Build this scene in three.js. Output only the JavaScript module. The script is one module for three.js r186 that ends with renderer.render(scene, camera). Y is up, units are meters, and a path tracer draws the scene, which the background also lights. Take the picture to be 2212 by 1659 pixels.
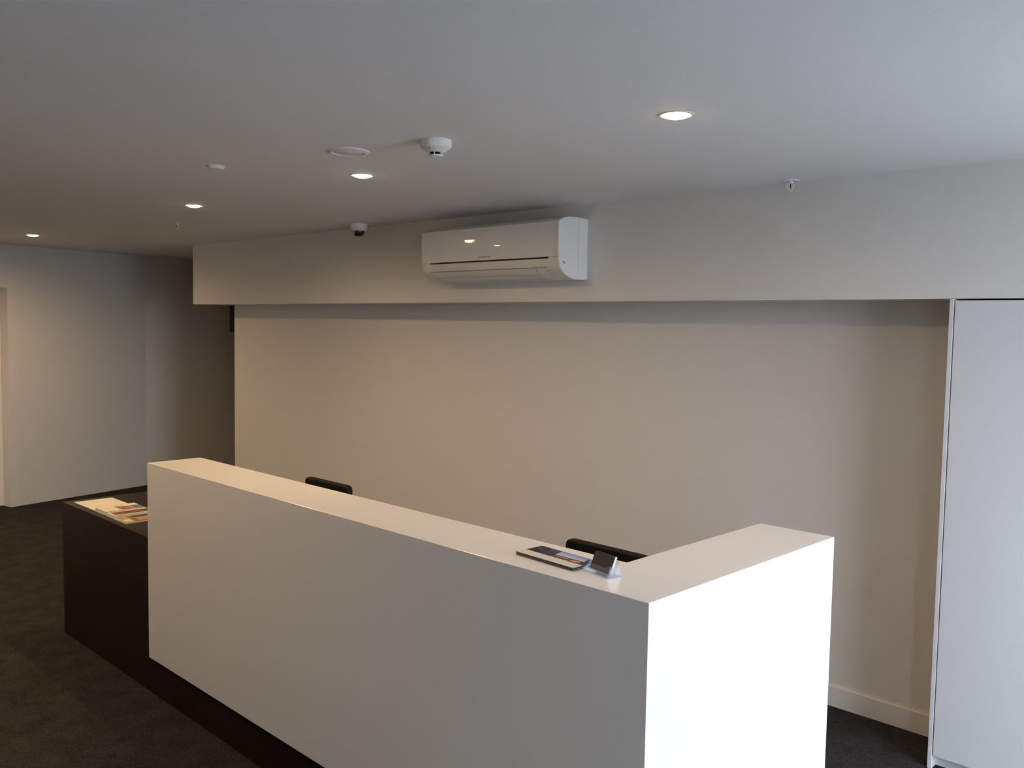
import * as THREE from 'three';
import { RoundedBoxGeometry } from 'three/addons/geometries/RoundedBoxGeometry.js';
import { TextGeometry } from 'three/addons/geometries/TextGeometry.js';
import { FontLoader } from 'three/addons/loaders/FontLoader.js';
import { mergeGeometries, toCreasedNormals } from 'three/addons/utils/BufferGeometryUtils.js';
import { Brush, Evaluator, SUBTRACTION } from 'three-bvh-csg';

// ---------------------------------------------------------------- camera, sky, exposure
const scene = new THREE.Scene();
const FOCAL = 1928.6;                                    // pixels of the 2212 x 1659 frame
const camera = new THREE.PerspectiveCamera(2 * Math.atan(829.5 / FOCAL) * 180 / Math.PI, 2212 / 1659, 0.05, 200);
{
  const D = Math.PI / 180, yaw = 44.3273 * D, pitch = -3.8258 * D, roll = 0.9687 * D;
  const f = new THREE.Vector3(-Math.sin(yaw) * Math.cos(pitch), Math.sin(pitch), -Math.cos(yaw) * Math.cos(pitch));
  const r = new THREE.Vector3(Math.cos(yaw), 0, -Math.sin(yaw)), u = new THREE.Vector3().crossVectors(r, f);
  const r2 = r.clone().multiplyScalar(Math.cos(roll)).addScaledVector(u, Math.sin(roll));
  const u2 = u.clone().multiplyScalar(Math.cos(roll)).addScaledVector(r, -Math.sin(roll));
  camera.quaternion.setFromRotationMatrix(new THREE.Matrix4().makeBasis(r2, u2, f.clone().negate()));
  camera.position.set(0, 1.82, 0);
}
scene.add(camera);
scene.background = new THREE.Color().setRGB(9.5, 10.7, 12.7);   // even overcast sky, seen only through the entrance glazing
const renderer = new THREE.WebGLRenderer({ antialias: true });
renderer.toneMapping = THREE.LinearToneMapping;
renderer.toneMappingExposure = 1.0;
renderer.shadowMap.enabled = true;
renderer.shadowMap.type = THREE.PCFSoftShadowMap;
const LAMP = new THREE.Color().setRGB(1.0, 0.67, 0.34), LAMP_CANDELA = [1.75, 3.4, 4.2, 4.7, 2.9, 4.7, 5.0, 5.2];   // warm recessed downlights

// ---------------------------------------------------------------- measures (metres)
const CEIL = 2.486, Z_BACK = -4.1286, Z_BULK = -3.823, Y_BULK = 1.953, X_BULK = -7.834, X_BACK = -7.642;
const X_GLASS = 1.0, Z_FRONT = 3.0, Z_END = -11;
const SEAM = [-9.587, -4.134], SLOPE = 0.2157;           // the left wall stands at a slight angle
const HOB = { xl: -4.1953, xr: -1.2779, zf: -1.8108, zb: -2.8589, t1: 0.2686, t2: 0.2725, top: 1.1309, bottom: 0.1808, skin: 0.015 };
const DESK = { xl: -5.3684, top: 0.7614, zf: HOB.zf - HOB.skin, depth: 0.78 };

// ---------------------------------------------------------------- helpers
let seed = 20240611;
const rnd = () => ((seed = (Math.imul(seed, 1664525) + 1013904223) >>> 0) / 4294967296);
const taken = new Map();
function numbered(name) { const n = taken.get(name) || 0; taken.set(name, n + 1); return n ? name + '_' + String(n).padStart(3, '0') : name; }
function describe(o, label, category, group, kind) {
  o.userData.label = label; if (category) o.userData.category = category; if (group) o.userData.group = group; if (kind) o.userData.kind = kind; return o;
}
function thing(name, label, category, [x, y, z] = [0, 0, 0], turn = 0, group) {
  const g = new THREE.Group(); g.name = numbered(name); g.position.set(x, y, z); g.rotation.y = turn; scene.add(g);
  return describe(g, label, category, group);
}
function part(name, geometry, material, parent, position) {
  const m = new THREE.Mesh(geometry, material); m.name = name; m.castShadow = m.receiveShadow = true;
  if (position) m.position.set(...position);
  parent.add(m); return m;
}
function structure(name, geometry, material, label, parent = scene) {
  const m = part(name, geometry, material, parent); m.userData.kind = 'structure'; if (label) m.userData.label = label; return m;
}
// box from corner to corner, uv in metres
function box(x0, x1, y0, y1, z0, z1) {
  const g = new THREE.BoxGeometry(x1 - x0, y1 - y0, z1 - z0); g.translate((x0 + x1) / 2, (y0 + y1) / 2, (z0 + z1) / 2); return metreUV(g);
}
function rbox(x0, x1, y0, y1, z0, z1, r = 0.004, s = 2) {
  const g = new RoundedBoxGeometry(x1 - x0, y1 - y0, z1 - z0, s, r); g.translate((x0 + x1) / 2, (y0 + y1) / 2, (z0 + z1) / 2); return g;
}
function metreUV(g) {
  const p = g.attributes.position, n = g.attributes.normal, uv = new Float32Array(p.count * 2);
  for (let i = 0; i < p.count; i++) {
    const ax = Math.abs(n.getX(i)), ay = Math.abs(n.getY(i)), az = Math.abs(n.getZ(i));
    const [u, v] = ay >= ax && ay >= az ? [p.getX(i), p.getZ(i)] : ax >= az ? [p.getZ(i), p.getY(i)] : [p.getX(i), p.getY(i)];
    uv[2 * i] = u; uv[2 * i + 1] = v;
  }
  g.setAttribute('uv', new THREE.BufferAttribute(uv, 2)); return g;
}
const lathe = (pts, seg = 48) => toCreasedNormals(new THREE.LatheGeometry(pts.map(([r, y]) => new THREE.Vector2(r, y)), seg), 0.55);
const merged = (...list) => mergeGeometries(list.map((g) => (g.index ? g.toNonIndexed() : g)));
// a closed outline in (z, y) swept along x
function sweepX(outline, x0, x1) {
  const s = new THREE.Shape(outline.map(([z, y]) => new THREE.Vector2(-z, y)));
  const g = new THREE.ExtrudeGeometry(s, { depth: x1 - x0, bevelEnabled: false, curveSegments: 1 });
  g.rotateY(Math.PI / 2); g.translate(x0, 0, 0); return g;
}
// smooth shell: open outline in (z, y) swept along x, with real thickness
function strip(outline, x0, x1, t) {
  const inner = outline.map(([z, y], i) => {
    const a = outline[Math.max(0, i - 1)], b = outline[Math.min(outline.length - 1, i + 1)];
    const dz = b[0] - a[0], dy = b[1] - a[1], l = Math.hypot(dz, dy); return [z + dy / l * t, y - dz / l * t];
  });
  return toCreasedNormals(sweepX([...outline, ...inner.reverse()], x0, x1), 0.5);
}
function noiseTexture(size, make, { srgb = false, repeat = 1 } = {}) {
  const d = new Uint8Array(size * size * 4);
  for (let y = 0; y < size; y++) for (let x = 0; x < size; x++) { const c = make(x, y); d.set([...c, 255], 4 * (y * size + x)); }
  const t = new THREE.DataTexture(d, size, size); t.wrapS = t.wrapT = THREE.RepeatWrapping; t.magFilter = THREE.LinearFilter; t.minFilter = THREE.LinearMipmapLinearFilter;
  t.generateMipmaps = true; t.repeat.set(repeat, repeat); if (srgb) t.colorSpace = THREE.SRGBColorSpace; t.needsUpdate = true; return t;
}
// tileable value noise
function field(size, cells) {
  const n = cells * cells, g = Array.from({ length: n }, rnd), sm = (t) => t * t * (3 - 2 * t);
  return (x, y) => {
    const fx = x / size * cells, fy = y / size * cells, ix = Math.floor(fx), iy = Math.floor(fy), tx = sm(fx - ix), ty = sm(fy - iy);
    const at = (i, j) => g[((j % cells) + cells) % cells * cells + ((i % cells) + cells) % cells];
    return (at(ix, iy) * (1 - tx) + at(ix + 1, iy) * tx) * (1 - ty) + (at(ix, iy + 1) * (1 - tx) + at(ix + 1, iy + 1) * tx) * ty;
  };
}
const rgb = (r, g, b) => new THREE.Color().setRGB(r, g, b);
const mat = (color, roughness = 0.6, extra = {}) => new THREE.MeshPhysicalMaterial({ color, roughness, ...extra });

// ---------------------------------------------------------------- materials
const paintBump = (() => { const a = field(256, 64), b = field(256, 128); return noiseTexture(256, (x, y) => { const v = 255 * (0.5 * a(x, y) + 0.5 * b(x, y)); return [v, v, v]; }, { repeat: 3 }); })();
const M = {
  wall: mat(rgb(0.74, 0.72, 0.69), 0.75, { bumpMap: paintBump, bumpScale: 0.0004 }),
  ceiling: mat(rgb(0.82, 0.815, 0.81), 0.9, { bumpMap: paintBump, bumpScale: 0.0003 }),
  trim: mat(rgb(0.76, 0.74, 0.71), 0.5),
  door: mat(rgb(0.8, 0.79, 0.76), 0.45),
  hob: mat(rgb(0.83, 0.82, 0.8), 0.24),
  cabinet: mat(rgb(0.7, 0.712, 0.725), 0.3),
  kick: mat(rgb(0.8, 0.82, 0.83), 0.35),
  whitePlastic: mat(rgb(0.8, 0.79, 0.76), 0.4),
  acPanel: mat(rgb(0.78, 0.77, 0.74), 0.3, { clearcoat: 1, clearcoatRoughness: 0.03 }),
  acBody: mat(rgb(0.74, 0.735, 0.7), 0.4),
  black: mat(rgb(0.006, 0.006, 0.007), 0.7, { specularIntensity: 0.3 }),
  greyPrint: mat(rgb(0.26, 0.24, 0.21), 0.6),
  palePrint: mat(rgb(0.45, 0.43, 0.39), 0.6),
  smokedDome: mat(rgb(0.01, 0.01, 0.012), 0.06, { clearcoat: 1, clearcoatRoughness: 0.02 }),
  chrome: mat(rgb(0.6, 0.6, 0.6), 0.25, { metalness: 1 }),
  aluminium: mat(rgb(0.5, 0.5, 0.51), 0.35, { metalness: 1 }),
  glass: mat(rgb(1, 1, 1), 0.0, { transmission: 1, thickness: 0, ior: 1.5 }),
  clear: mat(rgb(0.93, 0.96, 1), 0.04, { transmission: 1, thickness: 0, ior: 1.5, side: THREE.DoubleSide }),
  frosted: mat(rgb(0.7, 0.72, 0.76), 0.2, { transmission: 0.85, thickness: 0, ior: 1.5, side: THREE.DoubleSide }),
  lens: mat(rgb(0.9, 0.88, 0.84), 0.4, { emissive: rgb(1, 0.72, 0.42), emissiveIntensity: 40 }),
  paper: mat(rgb(0.8, 0.78, 0.74), 0.7),
  paperEdge: mat(rgb(0.62, 0.62, 0.63), 0.8),
  darkPaper: mat(rgb(0.13, 0.11, 0.1), 0.7),
  navyCard: mat(rgb(0.012, 0.018, 0.035), 0.45),
  cardFront: null,
  leather: mat(rgb(0.006, 0.006, 0.007), 0.6, { specularIntensity: 0.45, bumpMap: paintBump, bumpScale: 0.0006 }),
  pavement: mat(rgb(0.42, 0.42, 0.41), 0.9),
};
{ // dark brown stained wood veneer of the desk
  const a = field(512, 8), b = field(512, 64), c = field(512, 4);
  M.wood = mat(rgb(1, 1, 1), 0.48, { specularIntensity: 0.6, map: noiseTexture(512, (x, y) => {
    const s = (Math.sin((y * 0.35 + a(x * 0.15, y) * 26 + c(x, y) * 10)) * 0.5 + 0.5) * 0.5 + b(x * 0.12, y) * 0.5;
    return [24 + 10 * s, 13 + 4 * s, 12 + 4 * s];
  }, { srgb: true }) });
}
{ // charcoal loop-pile carpet
  const a = field(512, 256), b = field(512, 128), c = field(512, 12), h = (x, y) => 0.55 * a(x, y) + 0.45 * b(x, y);
  M.carpet = mat(rgb(1, 1, 1), 1.0, { specularIntensity: 0.1,
    map: noiseTexture(512, (x, y) => { const v = 53 + 36 * (h(x, y) - 0.5) + 10 * (c(x, y) - 0.5) + 16 * (rnd() - 0.5); return [v * 1.02, v, v]; }, { srgb: true, repeat: 1.4 }),
    bumpMap: noiseTexture(512, (x, y) => { const v = 255 * h(x, y); return [v, v, v]; }, { repeat: 1.4 }), bumpScale: 0.004,
  });
}
function print(w, h, draw) {
  const c = document.createElement('canvas'); c.width = w; c.height = h; draw(c.getContext('2d'), w, h);
  const t = new THREE.CanvasTexture(c); t.colorSpace = THREE.SRGBColorSpace; t.anisotropy = 4; return t;
}

// ---------------------------------------------------------------- room shell
structure('floor', box(-11, X_GLASS + 0.06, -0.15, 0, Z_END, Z_FRONT), M.carpet, 'dark charcoal carpet floor');
structure('ceiling', box(-11, X_GLASS + 0.2, CEIL, CEIL + 0.2, Z_END, Z_FRONT), M.ceiling, 'flat white plasterboard ceiling with recessed lights');
structure('wall_back', box(X_BACK, X_GLASS, 0, CEIL, Z_BACK - 0.2, Z_BACK), M.wall, 'off-white painted wall behind the reception counter');
structure('bulkhead', box(X_BULK, X_GLASS, Y_BULK, CEIL, Z_BULK - 0.305, Z_BULK), M.wall, 'boxed off-white bulkhead carrying the air conditioner');
scene.getObjectByName('bulkhead').userData.category = 'bulkhead';
{ const b = structure('baseboard_back', box(X_BACK, -1.2697, 0, 0.096, Z_BACK, Z_BACK + 0.012), M.trim, 'low skirting board along the back wall'); b.userData.kind = 'structure'; }
structure('wall_corridor_right', box(X_BACK, X_BACK + 0.2, 0, CEIL, Z_END, Z_BACK - 0.2), M.wall, 'hidden end of the back wall along the dark corridor');
{ // left wall with the door opening, in its own frame: s along the wall towards the street front, y up
  const g = new THREE.Group(); g.name = 'wall_left'; g.position.set(SEAM[0], 0, SEAM[1]); g.rotation.y = Math.atan(SLOPE); scene.add(g);
  describe(g, 'far off-white wall with a white door, washed by a downlight', null, null, 'structure');
  const s0 = 1.474, s1 = s0 + 0.92, head = 2.081, end = 7.4;            // door opening
  const shape = new THREE.Shape(); shape.moveTo(0, 0); shape.lineTo(s0, 0); shape.lineTo(s0, head); shape.lineTo(s1, head); shape.lineTo(s1, 0); shape.lineTo(end, 0); shape.lineTo(end, CEIL); shape.lineTo(0, CEIL); shape.lineTo(0, 0);
  const face = (sh, depth) => { const e = new THREE.ExtrudeGeometry(sh, { depth, bevelEnabled: false }); e.rotateY(-Math.PI / 2); return e; };   // s -> +z, depth -> -x
  const w = structure('wall_panel', metreUV(face(shape, 0.2)), M.wall, null, g); delete w.userData.kind;
  // architrave around the opening
  const ar = new THREE.Shape(); const a = 0.075; ar.moveTo(s0 - a, 0); ar.lineTo(s0, 0); ar.lineTo(s0, head); ar.lineTo(s1, head); ar.lineTo(s1, 0); ar.lineTo(s1 + a, 0); ar.lineTo(s1 + a, head + a); ar.lineTo(s0 - a, head + a); ar.lineTo(s0 - a, 0);
  const t = face(ar, 0.006); t.translate(0.006, 0, 0); part('architrave', t, M.trim, g);
  const d = new THREE.Group(); d.name = 'door_1'; d.position.copy(g.position); d.rotation.copy(g.rotation); scene.add(d);
  describe(d, 'white flush door set back in the far wall', null, null, 'structure');
  part('door_leaf', rbox(-0.155, -0.115, 0.006, head - 0.004, s0 + 0.003, s1 - 0.003, 0.002), M.door, d);
  part('door_handle', merged(rbox(-0.115, -0.075, 0.99, 1.01, s1 - 0.09, s1 - 0.07, 0.004), rbox(-0.085, -0.068, 0.99, 1.01, s1 - 0.2, s1 - 0.07, 0.005)), M.chrome, d);
}
{ // corridor continues past the seam at a slightly different angle
  const g = new THREE.Group(); g.position.set(SEAM[0], 0, SEAM[1]); g.rotation.y = Math.atan(0.1); g.name = 'wall_corridor_left'; scene.add(g);
  describe(g, 'off-white corridor wall fading into darkness beside the reception', null, null, 'structure');
  part('wall_panel', box(-0.2, 0, 0, CEIL, -7.2, 0), M.wall, g);
}
structure('wall_corridor_end', box(-10.9, X_BACK + 0.2, 0, CEIL, Z_END - 0.2, Z_END), M.wall, 'end wall of the dark corridor');
structure('wall_front', box(-9, X_GLASS + 0.2, 0, CEIL, Z_FRONT, Z_FRONT + 0.2), M.wall, 'lobby wall behind the camera');
{ // wall on the street side: two glazed openings between solid piers
  const head = 2.4, openings = [[-3.8, -2.0, 2], [-0.35, 0.2, 1]], W = [[Z_BACK - 0.2, -3.8], [-2.0, -0.35], [0.2, Z_FRONT + 0.2]];
  structure('wall_right', merged(...W.map(([a, b]) => box(X_GLASS, X_GLASS + 0.2, 0, CEIL, a, b)), ...openings.map(([a, b]) => box(X_GLASS, X_GLASS + 0.2, head, CEIL, a, b))), M.wall, 'street side wall with tall glazed openings');
  openings.forEach(([z0, z1, n], k) => {
    const w = new THREE.Group(); w.name = 'window_' + (k + 1); scene.add(w); describe(w, k ? 'aluminium framed glazing to the street behind the camera' : 'tall aluminium framed glazing facing the end of the counter', null, null, 'structure');
    const f = 0.05, x0 = X_GLASS + 0.07, x1 = X_GLASS + 0.13, step = (z1 - z0) / n;
    part('frame', merged(box(x0, x1, 0, f, z0, z1), box(x0, x1, head - f, head, z0, z1), box(x0, x1, f, head - f, z0, z0 + f), box(x0, x1, f, head - f, z1 - f, z1)), M.aluminium, w);
    for (let i = 1; i < n; i++) part('mullion', box(x0, x1, f, head - f, z0 + i * step - 0.025, z0 + i * step + 0.025), M.aluminium, w);
    for (let i = 0; i < n; i++) { const p = new THREE.PlaneGeometry(step - 0.05, head - 2 * f); p.rotateY(-Math.PI / 2); p.translate(X_GLASS + 0.1, head / 2, z0 + (i + 0.5) * step); part('pane', p, M.glass, w); }
  });
}
structure('pavement', box(X_GLASS + 0.06, 600, -0.25, -0.02, -600, 600), M.pavement, 'pale street paving outside the glazing');

// ---------------------------------------------------------------- reception counter: white hob on a dark desk, one piece of joinery
{
  const h = HOB, g = thing('reception_counter', 'white L-shaped reception counter built around a dark brown veneered desk', 'counter', [h.xl, 0, h.zf]);
  const W = h.xr - h.xl, B = h.zf - h.zb, r = 0.0015;
  const s = new THREE.Shape(); [[0, 0], [W, 0], [W, B], [W - h.t2, B], [W - h.t2, h.t1], [0, h.t1]].forEach(([x, y], i) => (i ? s.lineTo(x, y) : s.moveTo(x, y)));
  const e = new THREE.ExtrudeGeometry(s, { depth: h.top - h.bottom - 2 * r, bevelEnabled: true, bevelThickness: r, bevelSize: r, bevelOffset: -r, bevelSegments: 2 });
  e.rotateX(-Math.PI / 2); e.translate(0, h.bottom + r, 0);                 // shape y runs towards -z
  const k = h.skin + 0.0012, cut = box(-1, W - k, -1, DESK.top + 0.0005, -3, -k + 0.0002);
  const a = new Brush(e), b = new Brush(cut); a.updateMatrixWorld(); b.updateMatrixWorld();
  const ev = new Evaluator(); ev.useGroups = false; ev.attributes = ['position', 'normal'];
  part('hob_shell', ev.evaluate(a, b, SUBTRACTION).geometry, M.hob, g).userData.label = 'white satin hob wrapping the desk';
  const d = new THREE.Group(); d.name = 'desk'; d.userData.label = 'dark brown wood veneer desk'; d.position.set(DESK.xl - h.xl, 0, DESK.zf - h.zf); g.add(d);
  const L = HOB.xr - 0.017 - DESK.xl, T = 0.034;
  const wood = (...a) => box(...a);
  part('desk_top', wood(0, L, DESK.top - T, DESK.top, -DESK.depth, 0), M.wood, d);
  part('front_panel', wood(0, L, 0, DESK.top - T, -0.025, 0), M.wood, d);
  part('end_panel', wood(0, 0.03, 0, DESK.top - T, -DESK.depth, -0.025), M.wood, d);
  part('return_top', wood(L - 0.62, L, DESK.top - T, DESK.top, HOB.zb - DESK.zf, -DESK.depth), M.wood, d);
  part('return_panel', wood(L - 0.03, L, 0, DESK.top - T, HOB.zb - DESK.zf, -0.025), M.wood, d);
}

// ---------------------------------------------------------------- tall cabinet under the bulkhead
{
  const x0 = -1.2697, zf = Z_BULK + 0.002, zb = Z_BACK + 0.001, top = Y_BULK - 0.001;
  const g = thing('storage_cabinet', 'tall glossy white storage cabinet filling the space under the bulkhead', 'cabinet', [x0, 0, zf]);
  const D = zb - zf;
  part('side_panel', rbox(0, 0.0165, 0, top, D, 0, 0.001, 1), M.cabinet, g);
  const kick = 0.058, w = 0.552, end = X_GLASS - x0 - 0.005;
  part('back_panel', box(0.0165, end, kick + 0.012, top - 0.03, D, D + 0.006), M.cabinet, g);
  part('carcass_top', box(0.0165, end, top - 0.048, top - 0.03, D + 0.006, -0.03), M.cabinet, g);
  part('carcass_bottom', box(0.0165, end, kick + 0.012, kick + 0.03, D + 0.006, -0.03), M.cabinet, g);
  for (let i = 1; i < 4; i++) { const x = 0.0205 + i * (w + 0.004) - 0.011; part('divider', box(x, x + 0.018, kick + 0.03, top - 0.048, D + 0.006, -0.03), M.cabinet, g); }
  for (let x = 0.0205; x + w < end; x += w + 0.004) part('door', rbox(x, x + w, kick, top - 0.0065, -0.0215, -0.0005, 0.0015, 2), M.cabinet, g);
  part('kick_board', box(0.0165, end, 0, kick + 0.012, -0.075, -0.055), M.kick, g);
}

// ---------------------------------------------------------------- downlights
{
  const proto = new THREE.Group();
  part('trim_ring', lathe([[0.0425, 0.003], [0.0435, -0.0012], [0.048, -0.0028], [0.054, -0.0026], [0.0575, -0.0012], [0.058, 0.0]], 56), M.whitePlastic, proto);
  part('lens', lathe([[0.0, -0.0125], [0.012, -0.0119], [0.023, -0.0099], [0.032, -0.0071], [0.0385, -0.0036], [0.0425, 0.001]], 48), M.lens, proto);
  const spots = [[-1.640, -2.398, 'lit round downlight between the smoke detector and the glossy cabinet'], [-3.384, -2.463, 'lit round downlight close to the flush round ceiling speaker'],
    [-5.064, -2.480, 'lit round downlight next to the faint sprinkler head'], [-8.019, -2.533, 'lit round downlight close to the far wall with the door'],
    [-3.2, -0.75], [-4.85, -0.75], [-6.5, -0.75], [-8.15, -0.75]];
  for (const [k, [x, z, label]] of spots.entries()) {
    const g = proto.clone(); g.name = numbered('ceiling_downlight'); g.position.set(x, CEIL, z); scene.add(g);
    describe(g, label || 'lit round downlight over the lobby floor in front of the counter', 'downlight', label ? 'downlights above the reception counter' : 'downlights over the lobby');
    const l = new THREE.SpotLight(LAMP, LAMP_CANDELA[k], 0, 89 * Math.PI / 180, 0.62, 2);
    l.position.set(0, -0.02, 0); l.target.position.set(0, -1, 0); l.castShadow = true; l.shadow.radius = 1.6; l.shadow.camera.near = 0.02;
    g.add(l, l.target);
  }
}

// ---------------------------------------------------------------- ceiling fittings
{ // flush speaker
  const g = thing('ceiling_speaker', 'flush round white ceiling speaker with a broad ring', 'speaker', [-2.955, CEIL, -2.083]);
  part('trim_ring', lathe([[0.06, -0.001], [0.062, -0.006], [0.068, -0.0085], [0.08, -0.006], [0.085, -0.003], [0.0855, 0]], 64), M.whitePlastic, g);
  part('grille', lathe([[0, -0.0065], [0.052, -0.006], [0.0595, -0.0025], [0.06, 0]], 64), M.whitePlastic, g);
}
{ // smoke detector
  const g = thing('smoke_detector', 'white dome smoke detector with black sensor slots on the ceiling', 'smoke detector', [-2.525, CEIL, -2.166]);
  part('base', lathe([[0.056, 0], [0.0575, -0.003], [0.0575, -0.026], [0.0555, -0.028], [0.053, -0.028]], 56), M.whitePlastic, g);
  part('housing', lathe([[0.0545, -0.0265], [0.0545, -0.0285], [0.0305, -0.0435], [0.0285, -0.0445], [0.0, -0.0445]], 56), M.whitePlastic, g);
  part('sensor_chamber', lathe([[0.0215, -0.0435], [0.0215, -0.054], [0, -0.054]], 32), M.black, g);
  for (let i = 0; i < 6; i++) { const r = rbox(-0.0016, 0.0016, -0.054, -0.043, 0.0215, 0.0265, 0.0008, 1); r.rotateY(i * Math.PI / 3 + 0.62); part('rib', r, M.whitePlastic, g); }
  part('cap', lathe([[0.0, -0.0535], [0.026, -0.0535], [0.0275, -0.0555], [0.024, -0.0595], [0, -0.0605]], 40), M.whitePlastic, g);
  for (const a of [0.35, 2.6]) { const s = lathe([[0, -0.0015], [0.002, -0.001], [0.002, 0.001], [0, 0.0015]], 10); s.rotateX(Math.PI / 2); s.translate(0, -0.0345, 0.0455); s.rotateY(a); part('indicator', s, M.black, g); }
}
{ // small flat sensor
  const g = thing('ceiling_sensor', 'small round white ceiling sensor with a flat cover', 'sensor', [-3.688, CEIL, -1.906]);
  part('base', lathe([[0.041, 0], [0.041, -0.002], [0.0385, -0.0045], [0.034, -0.005]], 40), M.whitePlastic, g);
  part('cover', lathe([[0.034, -0.003], [0.0345, -0.011], [0.031, -0.0145], [0.012, -0.0165], [0.0, -0.0167]], 40), M.whitePlastic, g);
}
function sprinkler(label, pos, turn) {
  const g = thing('fire_sprinkler', label, 'sprinkler', pos, turn, 'sprinklers on the ceiling');
  part('escutcheon', lathe([[0.014, -0.001], [0.018, -0.005], [0.03, -0.006], [0.039, -0.003], [0.04, 0]], 40), M.whitePlastic, g);
  part('body', lathe([[0.0, -0.014], [0.009, -0.014], [0.0115, -0.012], [0.0115, 0]], 20), M.whitePlastic, g);
  for (const s of [-1, 1]) part('frame_arm', new THREE.TubeGeometry(new THREE.CatmullRomCurve3([[0.009, -0.011], [0.0142, -0.02], [0.0135, -0.03], [0.0075, -0.039], [0.001, -0.0425]].map(([x, y]) => new THREE.Vector3(s * x, y, 0))), 14, 0.0024, 8), M.whitePlastic, g);
  part('glass_bulb', lathe([[0, -0.013], [0.0018, -0.015], [0.0023, -0.026], [0.0015, -0.036], [0, -0.038]], 12), M.black, g);
  part('deflector', lathe([[0, -0.0425], [0.004, -0.043], [0.013, -0.0465], [0.013, -0.048], [0, -0.0455]], 24), M.whitePlastic, g);
}
sprinkler('white fire sprinkler hanging where the ceiling meets the bulkhead', [-1.957, CEIL, -3.774], 0.75);
sprinkler('tiny fire sprinkler hanging beyond the rows of downlights', [-6.064, CEIL, -2.84], 0.4);
{ // dome camera
  const g = thing('dome_camera', 'white dome security camera with a smoked black bubble', 'camera', [-5.07, CEIL, -3.665]);
  part('mount', lathe([[0.059, 0], [0.0595, -0.006], [0.057, -0.03], [0.052, -0.044], [0.046, -0.048], [0.04, -0.049]], 48), M.whitePlastic, g);
  part('bubble', lathe([[0.042, -0.047], [0.041, -0.058], [0.036, -0.071], [0.026, -0.081], [0.013, -0.0865], [0, -0.088]], 48), M.smokedDome, g);
}

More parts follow.
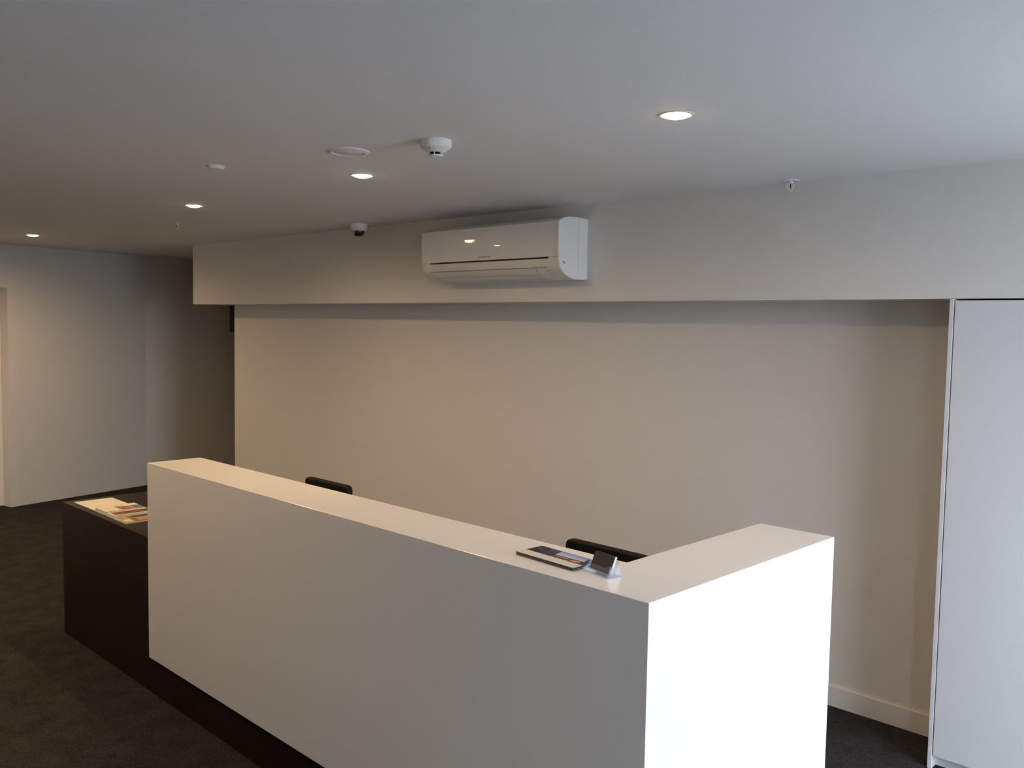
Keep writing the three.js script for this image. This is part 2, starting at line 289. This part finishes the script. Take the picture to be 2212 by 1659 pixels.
// ---------------------------------------------------------------- split air conditioner on the bulkhead
const font = await new FontLoader().loadAsync('fonts/droid/droid_sans_bold.typeface.json');
{
  const X0 = -4.302, X1 = -3.172, g = thing('air_conditioner', 'long white wall-mounted split air conditioner on the bulkhead', 'air conditioner', [X0, 2.066, Z_BULK]);
  const W = X1 - X0, Y = (y) => y - 2.066;
  const top = [[0, 2.402], [0.1, 2.405], [0.155, 2.402], [0.195, 2.394], [0.218, 2.383]].map(([z, y]) => [z, Y(y)]);
  const panelAt = (y) => 0.2385 - (y - 2.293) ** 2 / (2 * 1.15);
  const front = []; for (let i = 0; i <= 16; i++) { const y = 2.374 - i * (2.374 - 2.186) / 16; front.push([panelAt(y), Y(y)]); }
  const low = [[0.2355, 2.176], [0.2345, 2.165], [0.2305, 2.149], [0.2235, 2.132], [0.213, 2.117], [0.199, 2.104], [0.182, 2.0935], [0.163, 2.085], [0.144, 2.0785], [0.113, 2.0715], [0.082, 2.068], [0, 2.0715]].map(([z, y]) => [z, Y(y)]);
  const inset = ([z, y], d) => [Math.max(0.0005, z - d), y];
  // hollow behind the gaps: only a back plate and the fan drum deep inside
  part('back_plate', box(0.006, W - 0.013, Y(2.08), Y(2.394), 0.0005, 0.004), M.acBody, g);
  { const drum = new THREE.CylinderGeometry(0.045, 0.045, W - 0.3, 28); drum.rotateZ(Math.PI / 2); drum.translate(W / 2 - 0.03, Y(2.19), 0.085); part('fan_drum', drum, M.acBody, g); }
  part('top_cover', strip([...top, [0.2245, Y(2.378)]], 0.02, W - 0.012, 0.006), M.acBody, g);
  part('front_panel', strip([[0.2215, Y(2.382)], [0.2295, Y(2.378)], ...front], 0.004, W - 0.012, 0.007), M.acPanel, g);
  const arc = low.reduce((l, p, i) => [...l, i ? l[i - 1] + Math.hypot(p[0] - low[i - 1][0], p[1] - low[i - 1][1]) : 0], []);
  const at = (t) => { let i = 1; while (i < arc.length - 1 && arc[i] < t) i++; const k = (t - arc[i - 1]) / (arc[i] - arc[i - 1]); return [low[i - 1][0] + (low[i][0] - low[i - 1][0]) * k, low[i - 1][1] + (low[i][1] - low[i - 1][1]) * k]; };
  const piece = (t0, t1) => [at(t0), ...low.filter((_, i) => arc[i] > t0 + 1e-4 && arc[i] < t1 - 1e-4), at(t1)];
  const A = arc[3], E = arc[9] - 0.004, T = arc[11], fl = 0.07, fr = W - 0.178;   // the outlet opening holds two flaps
  part('lower_housing', merged(strip(piece(0, A), 0.004, W - 0.012, 0.006), strip(piece(E, T), 0.004, W - 0.012, 0.006), strip(piece(A, E), 0.004, fl, 0.006), strip(piece(A, E), fr, W - 0.012, 0.006)), M.acBody, g);
  part('air_flap', strip(piece(A + 0.005, arc[6] - 0.004), fl + 0.004, fr - 0.004, 0.004), M.acBody, g);
  part('air_flap', strip(piece(arc[6] - 0.0005, E - 0.0095), fl + 0.02, fr - 0.004, 0.004), M.acBody, g);
  // bridges that close the intake slot at both ends
  part('slot_end', rbox(0.004, 0.072, Y(2.177), Y(2.185), 0.2, 0.2325, 0.001, 1), M.acBody, g);
  part('slot_end', rbox(W - 0.08, W - 0.012, Y(2.177), Y(2.185), 0.2, 0.2325, 0.001, 1), M.acBody, g);
  // end covers: full outline, the right one split by a seam
  const outline = [...top, ...front.map((p) => inset(p, -0.001)), ...low];
  const scaled = outline.map(([z, y]) => [Math.max(0, z), y]);
  part('end_cover', sweepX(scaled, 0, 0.0055), M.acBody, g);
  const rim = sweepX(scaled.map(([z, y]) => [z ? z + 0.0015 : 0, y]), W - 0.012, W - 0.004); part('end_rim', rim, M.acBody, g);
  const clip = (keep) => { const zs = 0.078, out = []; for (let i = 0; i < scaled.length; i++) { const a = scaled[i], b = scaled[(i + 1) % scaled.length]; if (keep(a[0] - zs)) out.push(a); if (keep(a[0] - zs) !== keep(b[0] - zs)) { const t = (zs - a[0]) / (b[0] - a[0]); out.push([zs, a[1] + (b[1] - a[1]) * t]); } } return out; };
  const shrink = (o, dz) => o.map(([z, y]) => [z + (Math.abs(z - 0.078) < 1e-6 ? dz : 0), y]);
  part('end_cover', sweepX(shrink(clip((d) => d > 0), 0.0009), W - 0.004, W), M.acBody, g);
  part('end_cover', sweepX(shrink(clip((d) => d <= 0), -0.0009), W - 0.004, W), M.acBody, g);
  for (const [z, y] of [[0.196, 2.159], [0.189, 2.152]]) { const v = rbox(W - 0.001, W + 0.0012, Y(y) - 0.0022, Y(y) + 0.0022, z - 0.006, z + 0.006, 0.0008, 1); part('vent_slot', v, M.black, g); }
  // printed marks: indicator plate, icons, lettering
  const mark = (geo, y, x, z) => { geo.translate(x, y, z); return geo; };
  part('indicator_plate', mark(new RoundedBoxGeometry(0.09, 0.014, 0.0016, 1, 0.0006), Y(2.133), W - 0.145, 0.224), M.palePrint, g);
  part('control_icon', mark(new RoundedBoxGeometry(0.022, 0.008, 0.0016, 1, 0.0006), Y(2.1165), W - 0.095, 0.2125), M.palePrint, g);
  part('control_icon', mark(new RoundedBoxGeometry(0.03, 0.01, 0.0016, 1, 0.0006), Y(2.1), W - 0.08, 0.194), M.palePrint, g);
  const text = new TextGeometry('MITSUBISHI ELECTRIC', { font, size: 0.0078, depth: 0.0005, curveSegments: 3 }); text.computeBoundingBox();
  const sc = 0.1 / (text.boundingBox.max.x - text.boundingBox.min.x); text.scale(sc, 1, 1); text.translate(W - 0.617, Y(2.2015), panelAt(2.205) + 0.0002);
  part('lettering', text, M.greyPrint, g);
  const rhomb = (cx, cy, a) => { const s = new THREE.Shape(); const L = 0.0052; const d = [Math.cos(a) * L, Math.sin(a) * L], n = [-Math.sin(a) * L * 0.56, Math.cos(a) * L * 0.56]; s.moveTo(cx, cy); s.lineTo(cx + d[0] / 2 + n[0] / 2, cy + d[1] / 2 + n[1] / 2); s.lineTo(cx + d[0], cy + d[1]); s.lineTo(cx + d[0] / 2 - n[0] / 2, cy + d[1] / 2 - n[1] / 2); return new THREE.ExtrudeGeometry(s, { depth: 0.0005, bevelEnabled: false }); };
  const logo = merged(...[90, 210, 330].map((a) => rhomb(0, 0, a * Math.PI / 180))); logo.translate(W - 0.628, Y(2.2045), panelAt(2.205) + 0.0002); part('emblem', logo, M.greyPrint, g);
}

// ---------------------------------------------------------------- black panel on the corridor wall
{
  const g = thing('wall_screen', 'black box fixed to the corridor side of the back wall end', 'screen', [X_BACK, 1.703, Z_BACK]);
  part('casing', rbox(-0.1, 0, 0, 0.246, -0.42, 0, 0.01, 3), M.black, g);
  part('display', rbox(-0.103, -0.099, 0.015, 0.231, -0.4, -0.02, 0.001, 1), M.black, g);
}

// ---------------------------------------------------------------- office chairs behind the desk
{
  const proto = new THREE.Group();
  // backrest: padded shell, slightly dished, rounded corners
  const s = new THREE.Shape(), w = 0.216, h0 = 0.5, h1 = 0.905, r = 0.035;
  s.moveTo(-w + r, h0); s.lineTo(w - r, h0); s.quadraticCurveTo(w, h0, w, h0 + r); s.lineTo(w, h1 - r); s.quadraticCurveTo(w, h1, w - r, h1); s.lineTo(-w + r, h1); s.quadraticCurveTo(-w, h1, -w, h1 - r); s.lineTo(-w, h0 + r); s.quadraticCurveTo(-w, h0, -w + r, h0);
  const back = new THREE.ExtrudeGeometry(s, { depth: 0.02, bevelEnabled: true, bevelThickness: 0.01, bevelSize: 0.01, bevelOffset: -0.01, bevelSegments: 4, curveSegments: 10 });
  back.translate(0, 0, -0.01); part('backrest', back, M.leather, proto);
  part('back_support', rbox(-0.035, 0.035, 0.42, 0.7, -0.042, -0.02, 0.008), M.black, proto);
  part('seat', rbox(-0.235, 0.235, 0.42, 0.498, 0.025, 0.44, 0.03, 4), M.leather, proto);
  part('seat_bracket', rbox(-0.04, 0.04, 0.4, 0.42, -0.042, 0.28, 0.006), M.black, proto);
  const col = new THREE.CylinderGeometry(0.024, 0.026, 0.32, 24); col.translate(0, 0.25, 0.2); part('gas_column', col, M.chrome, proto);
  for (let i = 0; i < 5; i++) {
    const a = i * Math.PI * 2 / 5 + 0.3, leg = rbox(-0.018, 0.018, 0.07, 0.1, 0.0, 0.27, 0.008); leg.rotateY(a); leg.translate(0, 0, 0.2); part('leg', leg, M.black, proto);
    const c = new THREE.CylinderGeometry(0.03, 0.03, 0.045, 20); c.rotateZ(Math.PI / 2); c.translate(0, 0.03, 0.265); c.rotateY(a); c.translate(0, 0, 0.2); 
    const st = new THREE.CylinderGeometry(0.006, 0.006, 0.05, 8); st.translate(0, 0.055, 0.265); st.rotateY(a); st.translate(0, 0, 0.2);
    part('caster', merged(c, st), M.black, proto);
  }
  for (const [x, label] of [[-4.294, 'black padded office chair at the far end of the counter'], [-2.264, 'black padded office chair behind the brochures and card holder']]) {
    const g = proto.clone(); g.name = numbered('office_chair'); g.position.set(x, 0, -2.9); scene.add(g); describe(g, label, 'chair', 'office chairs behind the counter');
  }
}

// ---------------------------------------------------------------- brochures on the counter
{
  const cover = mat(rgb(1, 1, 1), 0.4, { map: print(512, 256, (c, w, h) => {
    c.fillStyle = '#d9d6d2'; c.fillRect(0, 0, w, h);
    const ph = h * 0.63;
    c.fillStyle = '#1c1a1c'; c.fillRect(0, 0, w, ph);
    const sky = c.createLinearGradient(0, 0, 0, ph); sky.addColorStop(0, '#7486b8'); sky.addColorStop(0.6, '#c9d0e2'); sky.addColorStop(1, '#d8c8bc');
    c.fillStyle = sky; c.beginPath(); c.moveTo(w * 0.36, 0); c.lineTo(w * 0.86, 0); c.lineTo(w * 0.9, ph * 0.55); c.lineTo(w * 0.42, ph * 0.62); c.fill();
    c.fillStyle = '#27305a'; c.beginPath(); c.moveTo(w * 0.2, 0); c.lineTo(w * 0.37, 0); c.lineTo(w * 0.43, ph * 0.72); c.lineTo(w * 0.26, ph * 0.9); c.fill();
    c.fillStyle = '#6d4c42'; c.fillRect(w * 0.23, ph * 0.1, w * 0.07, ph * 0.2);
    for (let i = 0; i < 60; i++) { const x = w * (0.42 + 0.5 * rnd()), b = 8 + 26 * rnd(); c.fillStyle = ['#5a4440', '#7a5c54', '#3d2f34', '#c79a78', '#e0b890', '#8f7a80'][i % 6]; c.fillRect(x, ph * (0.62 + 0.3 * rnd()), b, 6 + 12 * rnd()); }
    c.fillStyle = '#e2a070'; c.fillRect(w * 0.76, ph * 0.78, w * 0.09, ph * 0.12);
    c.fillStyle = '#2a2422'; c.fillRect(w * 0.9, ph * 0.1, w * 0.1, ph * 0.9);
    c.fillStyle = '#d5d5d5'; for (let i = 0; i < 5; i++) c.fillRect(w * 0.075 + i * 9, ph * 0.42, 6, 8);
  }) });
  const n = 4, t = 0.0025, turn = -0.05;
  for (let i = 0; i < n; i++) {
    const topmost = i === n - 1, jit = (i % 2 ? 1 : -1) * 0.0012;
    const g = thing('brochure', ['lowest brochure of the counter stack, resting on the white top', 'pale-edged brochure in the middle of the counter stack', 'dark-edged brochure directly beneath the city photo brochure', 'landscape brochure with city photo cover, topmost on the counter stack'][i], 'brochure', [-1.71 + jit, HOB.top + i * t, -1.952 + jit], turn - (i % 2) * 0.01, 'brochures stacked on the counter');
    part('pages', box(-0.116, 0.116, 0.0004, t - 0.0006, -0.0535, 0.0535), topmost || i === 1 ? M.paperEdge : M.darkPaper, g);
    part('back_cover', box(-0.1175, 0.1175, 0, 0.0004, -0.0545, 0.0545), M.darkPaper, g);
    part('spine', box(-0.1175, 0.1175, 0.0004, t - 0.0006, 0.0535, 0.0545), M.darkPaper, g);
    const f = new THREE.BoxGeometry(0.235, 0.0005, 0.109); f.translate(0, t - 0.00035, 0);
    part('front_cover', f, topmost ? [M.darkPaper, M.darkPaper, cover, M.paper, M.darkPaper, M.darkPaper] : M.darkPaper, g);
  }
}
// ---------------------------------------------------------------- business card holder on the counter
{
  const pos = [-1.526, HOB.top, -1.924], turn = -0.2;
  const g = thing('card_holder', 'clear plastic business card holder on the white counter', 'card holder', pos, turn);
  const lean = 0.42;
  const plate = (name, geo) => part(name, geo, M.clear, g);
  plate('base', rbox(-0.052, 0.052, 0, 0.002, -0.035, 0.02, 0.0006, 1));
  const bk = rbox(-0.05, 0.05, 0, 0.047, -0.0015, 0, 0.0005, 1); bk.rotateX(-lean); bk.translate(0, 0.0025, -0.009); plate('back_plate', bk);
  const lipS = new THREE.Shape(); [[-0.048, 0], [0.048, 0], [0.048, 0.024], [0.03, 0.024], [0.026, 0.017], [-0.048, 0.017]].forEach(([x, y], i) => (i ? lipS.lineTo(x, y) : lipS.moveTo(x, y)));
  const lip = new THREE.ExtrudeGeometry(lipS, { depth: 0.0015, bevelEnabled: false }); lip.rotateX(-lean); lip.translate(0, 0.0065, 0.004); part('front_lip', lip, M.frosted, g);
  for (const s of [-1, 1]) {
    const w = new THREE.Shape(); [[0.02, 0], [-0.035, 0], [-0.026, 0.03], [0.006, 0.033]].forEach(([z, y], i) => (i ? w.lineTo(-z, y) : w.moveTo(-z, y)));
    const e = new THREE.ExtrudeGeometry(w, { depth: 0.0015, bevelEnabled: false }); e.rotateY(Math.PI / 2); e.translate(s > 0 ? 0.0515 : -0.053, 0.0, 0); plate('side_wing', e);
  }
  const face = mat(rgb(1, 1, 1), 0.45, { map: print(256, 160, (c, w, h) => {
    c.fillStyle = '#181d2b'; c.fillRect(0, 0, w, h); c.fillStyle = '#2f3442'; c.fillRect(w * 0.5, h * 0.46, w * 0.3, 3); c.fillRect(w * 0.48, h * 0.6, w * 0.38, 2); c.fillRect(w * 0.48, h * 0.68, w * 0.38, 2); c.fillRect(w * 0.48, h * 0.76, w * 0.3, 2);
    c.fillStyle = '#2b2a33'; c.fillRect(w * 0.1, h * 0.56, w * 0.3, 5);
  }) });
  const cs = new THREE.Shape(), cw = 0.043, ch = 0.05, cr = 0.005;
  cs.moveTo(-cw, 0); cs.lineTo(cw, 0); cs.lineTo(cw, ch - cr); cs.quadraticCurveTo(cw, ch, cw - cr, ch); cs.lineTo(-cw + cr, ch); cs.quadraticCurveTo(-cw, ch, -cw, ch - cr); cs.lineTo(-cw, 0);
  const geo = new THREE.ExtrudeGeometry(cs, { depth: 0.0011, bevelEnabled: false, curveSegments: 6 });
  { const p = geo.attributes.position, uv = geo.attributes.uv; for (let i = 0; i < p.count; i++) uv.setXY(i, (p.getX(i) + cw) / (2 * cw), p.getY(i) / ch); }
  const edge = mat(rgb(0.62, 0.68, 0.74), 0.6);
  for (let i = 0; i < 6; i++) {
    const m = part(numbered('business_card'), geo, i === 5 ? [face, edge] : [M.navyCard, edge], scene);
    const q = new THREE.Vector3(0, 0.0085, -0.0062 + i * 0.0013).applyAxisAngle(new THREE.Vector3(0, 1, 0), turn);
    m.position.set(pos[0] + q.x, pos[1] + q.y, pos[2] + q.z); m.rotation.order = 'YXZ'; m.rotation.set(-lean, turn, 0);
    describe(m, i === 5 ? 'dark navy business card, foremost in the clear holder' : 'dark navy business card tucked behind the foremost one', 'business card', 'business cards in the clear holder');
  }
}
// ---------------------------------------------------------------- printed matter on the dark desk
{
  const y = DESK.top;
  const sheet = mat(rgb(1, 1, 1), 0.6, { map: print(512, 360, (c, w, h) => {
    c.fillStyle = '#ddd6cb'; c.fillRect(0, 0, w, h); c.strokeStyle = '#bfb19f'; c.lineWidth = 3;
    for (let i = 0; i < 9; i++) { const x = w * (0.12 + 0.8 * rnd()), v = h * (0.12 + 0.76 * rnd()); c.beginPath(); c.moveTo(x, v); c.lineTo(x + 60 * (rnd() - 0.3), v + 50 * (rnd() - 0.5)); c.stroke(); }
    c.fillStyle = '#c2a98e'; c.fillRect(w * 0.42, h * 0.12, 46, 22); c.fillStyle = '#cdbca6'; c.fillRect(w * 0.2, h * 0.5, 60, 16);
  }) });
  const a = thing('printed_sheet', 'cream printed sheet lying at the outer end of the dark desk', 'paper', [-5.16, y, -1.975], 0.0);
  const ag = new THREE.BoxGeometry(0.3, 0.0014, 0.212); ag.translate(0, 0.0007, 0);
  part('sheet', ag, [M.paper, M.paper, sheet, M.paper, M.paper, M.paper], a);
  const booklet = (name, label, x, z, w, d, t, tex, turn = 0) => {
    const g = thing(name, label, 'brochure', [x, y, z], turn, 'brochures on the dark desk');
    part('pages', box(-w / 2 + 0.0008, w / 2 - 0.0008, 0.0005, t - 0.0005, -d / 2 + 0.0008, d / 2 - 0.0008), M.paper, g);
    part('back_cover', box(-w / 2, w / 2, 0, 0.0005, -d / 2, d / 2), M.paper, g);
    const f = new THREE.BoxGeometry(w, 0.0005, d); f.translate(0, t - 0.00025, 0);
    part('front_cover', f, [M.paper, M.paper, tex, M.paper, M.paper, M.paper], g);
  };
  const cover = (draw) => mat(rgb(1, 1, 1), 0.45, { map: print(256, 360, draw) });
  booklet('cream_booklet', 'cream booklet stack with an orange and teal picture, next to the sheet', -4.917, -1.972, 0.15, 0.212, 0.02, cover((c, w, h) => {
    c.fillStyle = '#ddd4c6'; c.fillRect(0, 0, w, h); c.fillStyle = '#a5694d'; c.beginPath(); c.moveTo(w * 0.25, h * 0.62); c.lineTo(w * 0.98, h * 0.58); c.lineTo(w, h * 0.25); c.lineTo(w * 0.45, h * 0.27); c.fill();
    c.fillStyle = '#8f4a34'; c.fillRect(w * 0.5, h * 0.4, w * 0.3, h * 0.1); c.fillStyle = '#4d6a66'; c.fillRect(w * 0.4, 0, w * 0.6, h * 0.24); c.fillStyle = '#7d948e'; c.fillRect(w * 0.55, h * 0.06, w * 0.3, h * 0.06);
    c.strokeStyle = '#6d4a3a'; c.lineWidth = 4; c.beginPath(); c.moveTo(w * 0.1, h * 0.3); c.lineTo(w * 0.3, h * 0.5); c.stroke();
  }));
  booklet('slim_booklet', 'slim white booklet with a brown cover band on the dark desk', -4.783, -1.972, 0.1, 0.215, 0.017, cover((c, w, h) => {
    c.fillStyle = '#d8d4cc'; c.fillRect(0, 0, w, h); c.fillStyle = '#75552f'; c.fillRect(w * 0.14, 0, w * 0.76, h * 0.94); c.fillStyle = '#2e2318';
    for (let i = 0; i < 6; i++) c.fillRect(w * 0.2 + i * 22, h * 0.5, 14, 46); c.fillStyle = '#5e4526'; c.fillRect(w * 0.14, h * 0.1, w * 0.76, h * 0.12);
  }));
  booklet('yellow_magazine', 'yellow and brown magazine on the desk, against the white counter', -4.651, -1.968, 0.146, 0.212, 0.007, cover((c, w, h) => {
    c.fillStyle = '#7d6440'; c.fillRect(0, 0, w, h); c.fillStyle = '#b3a57a'; c.fillRect(0, h * 0.74, w, h * 0.26); c.fillStyle = '#8c8a2c'; c.fillRect(w * 0.12, h * 0.8, w * 0.25, h * 0.13); c.fillStyle = '#d8c79a'; c.fillRect(w * 0.5, h * 0.78, w * 0.4, h * 0.16);
    c.fillStyle = '#b08a5c'; c.fillRect(w * 0.35, h * 0.2, w * 0.5, h * 0.4); c.fillStyle = '#4f3c26'; c.fillRect(0, 0, w * 0.3, h * 0.6);
  }));
}

scene.traverse((o) => { if (o.isMesh) o.castShadow = o.receiveShadow = true; });
renderer.render(scene, camera);
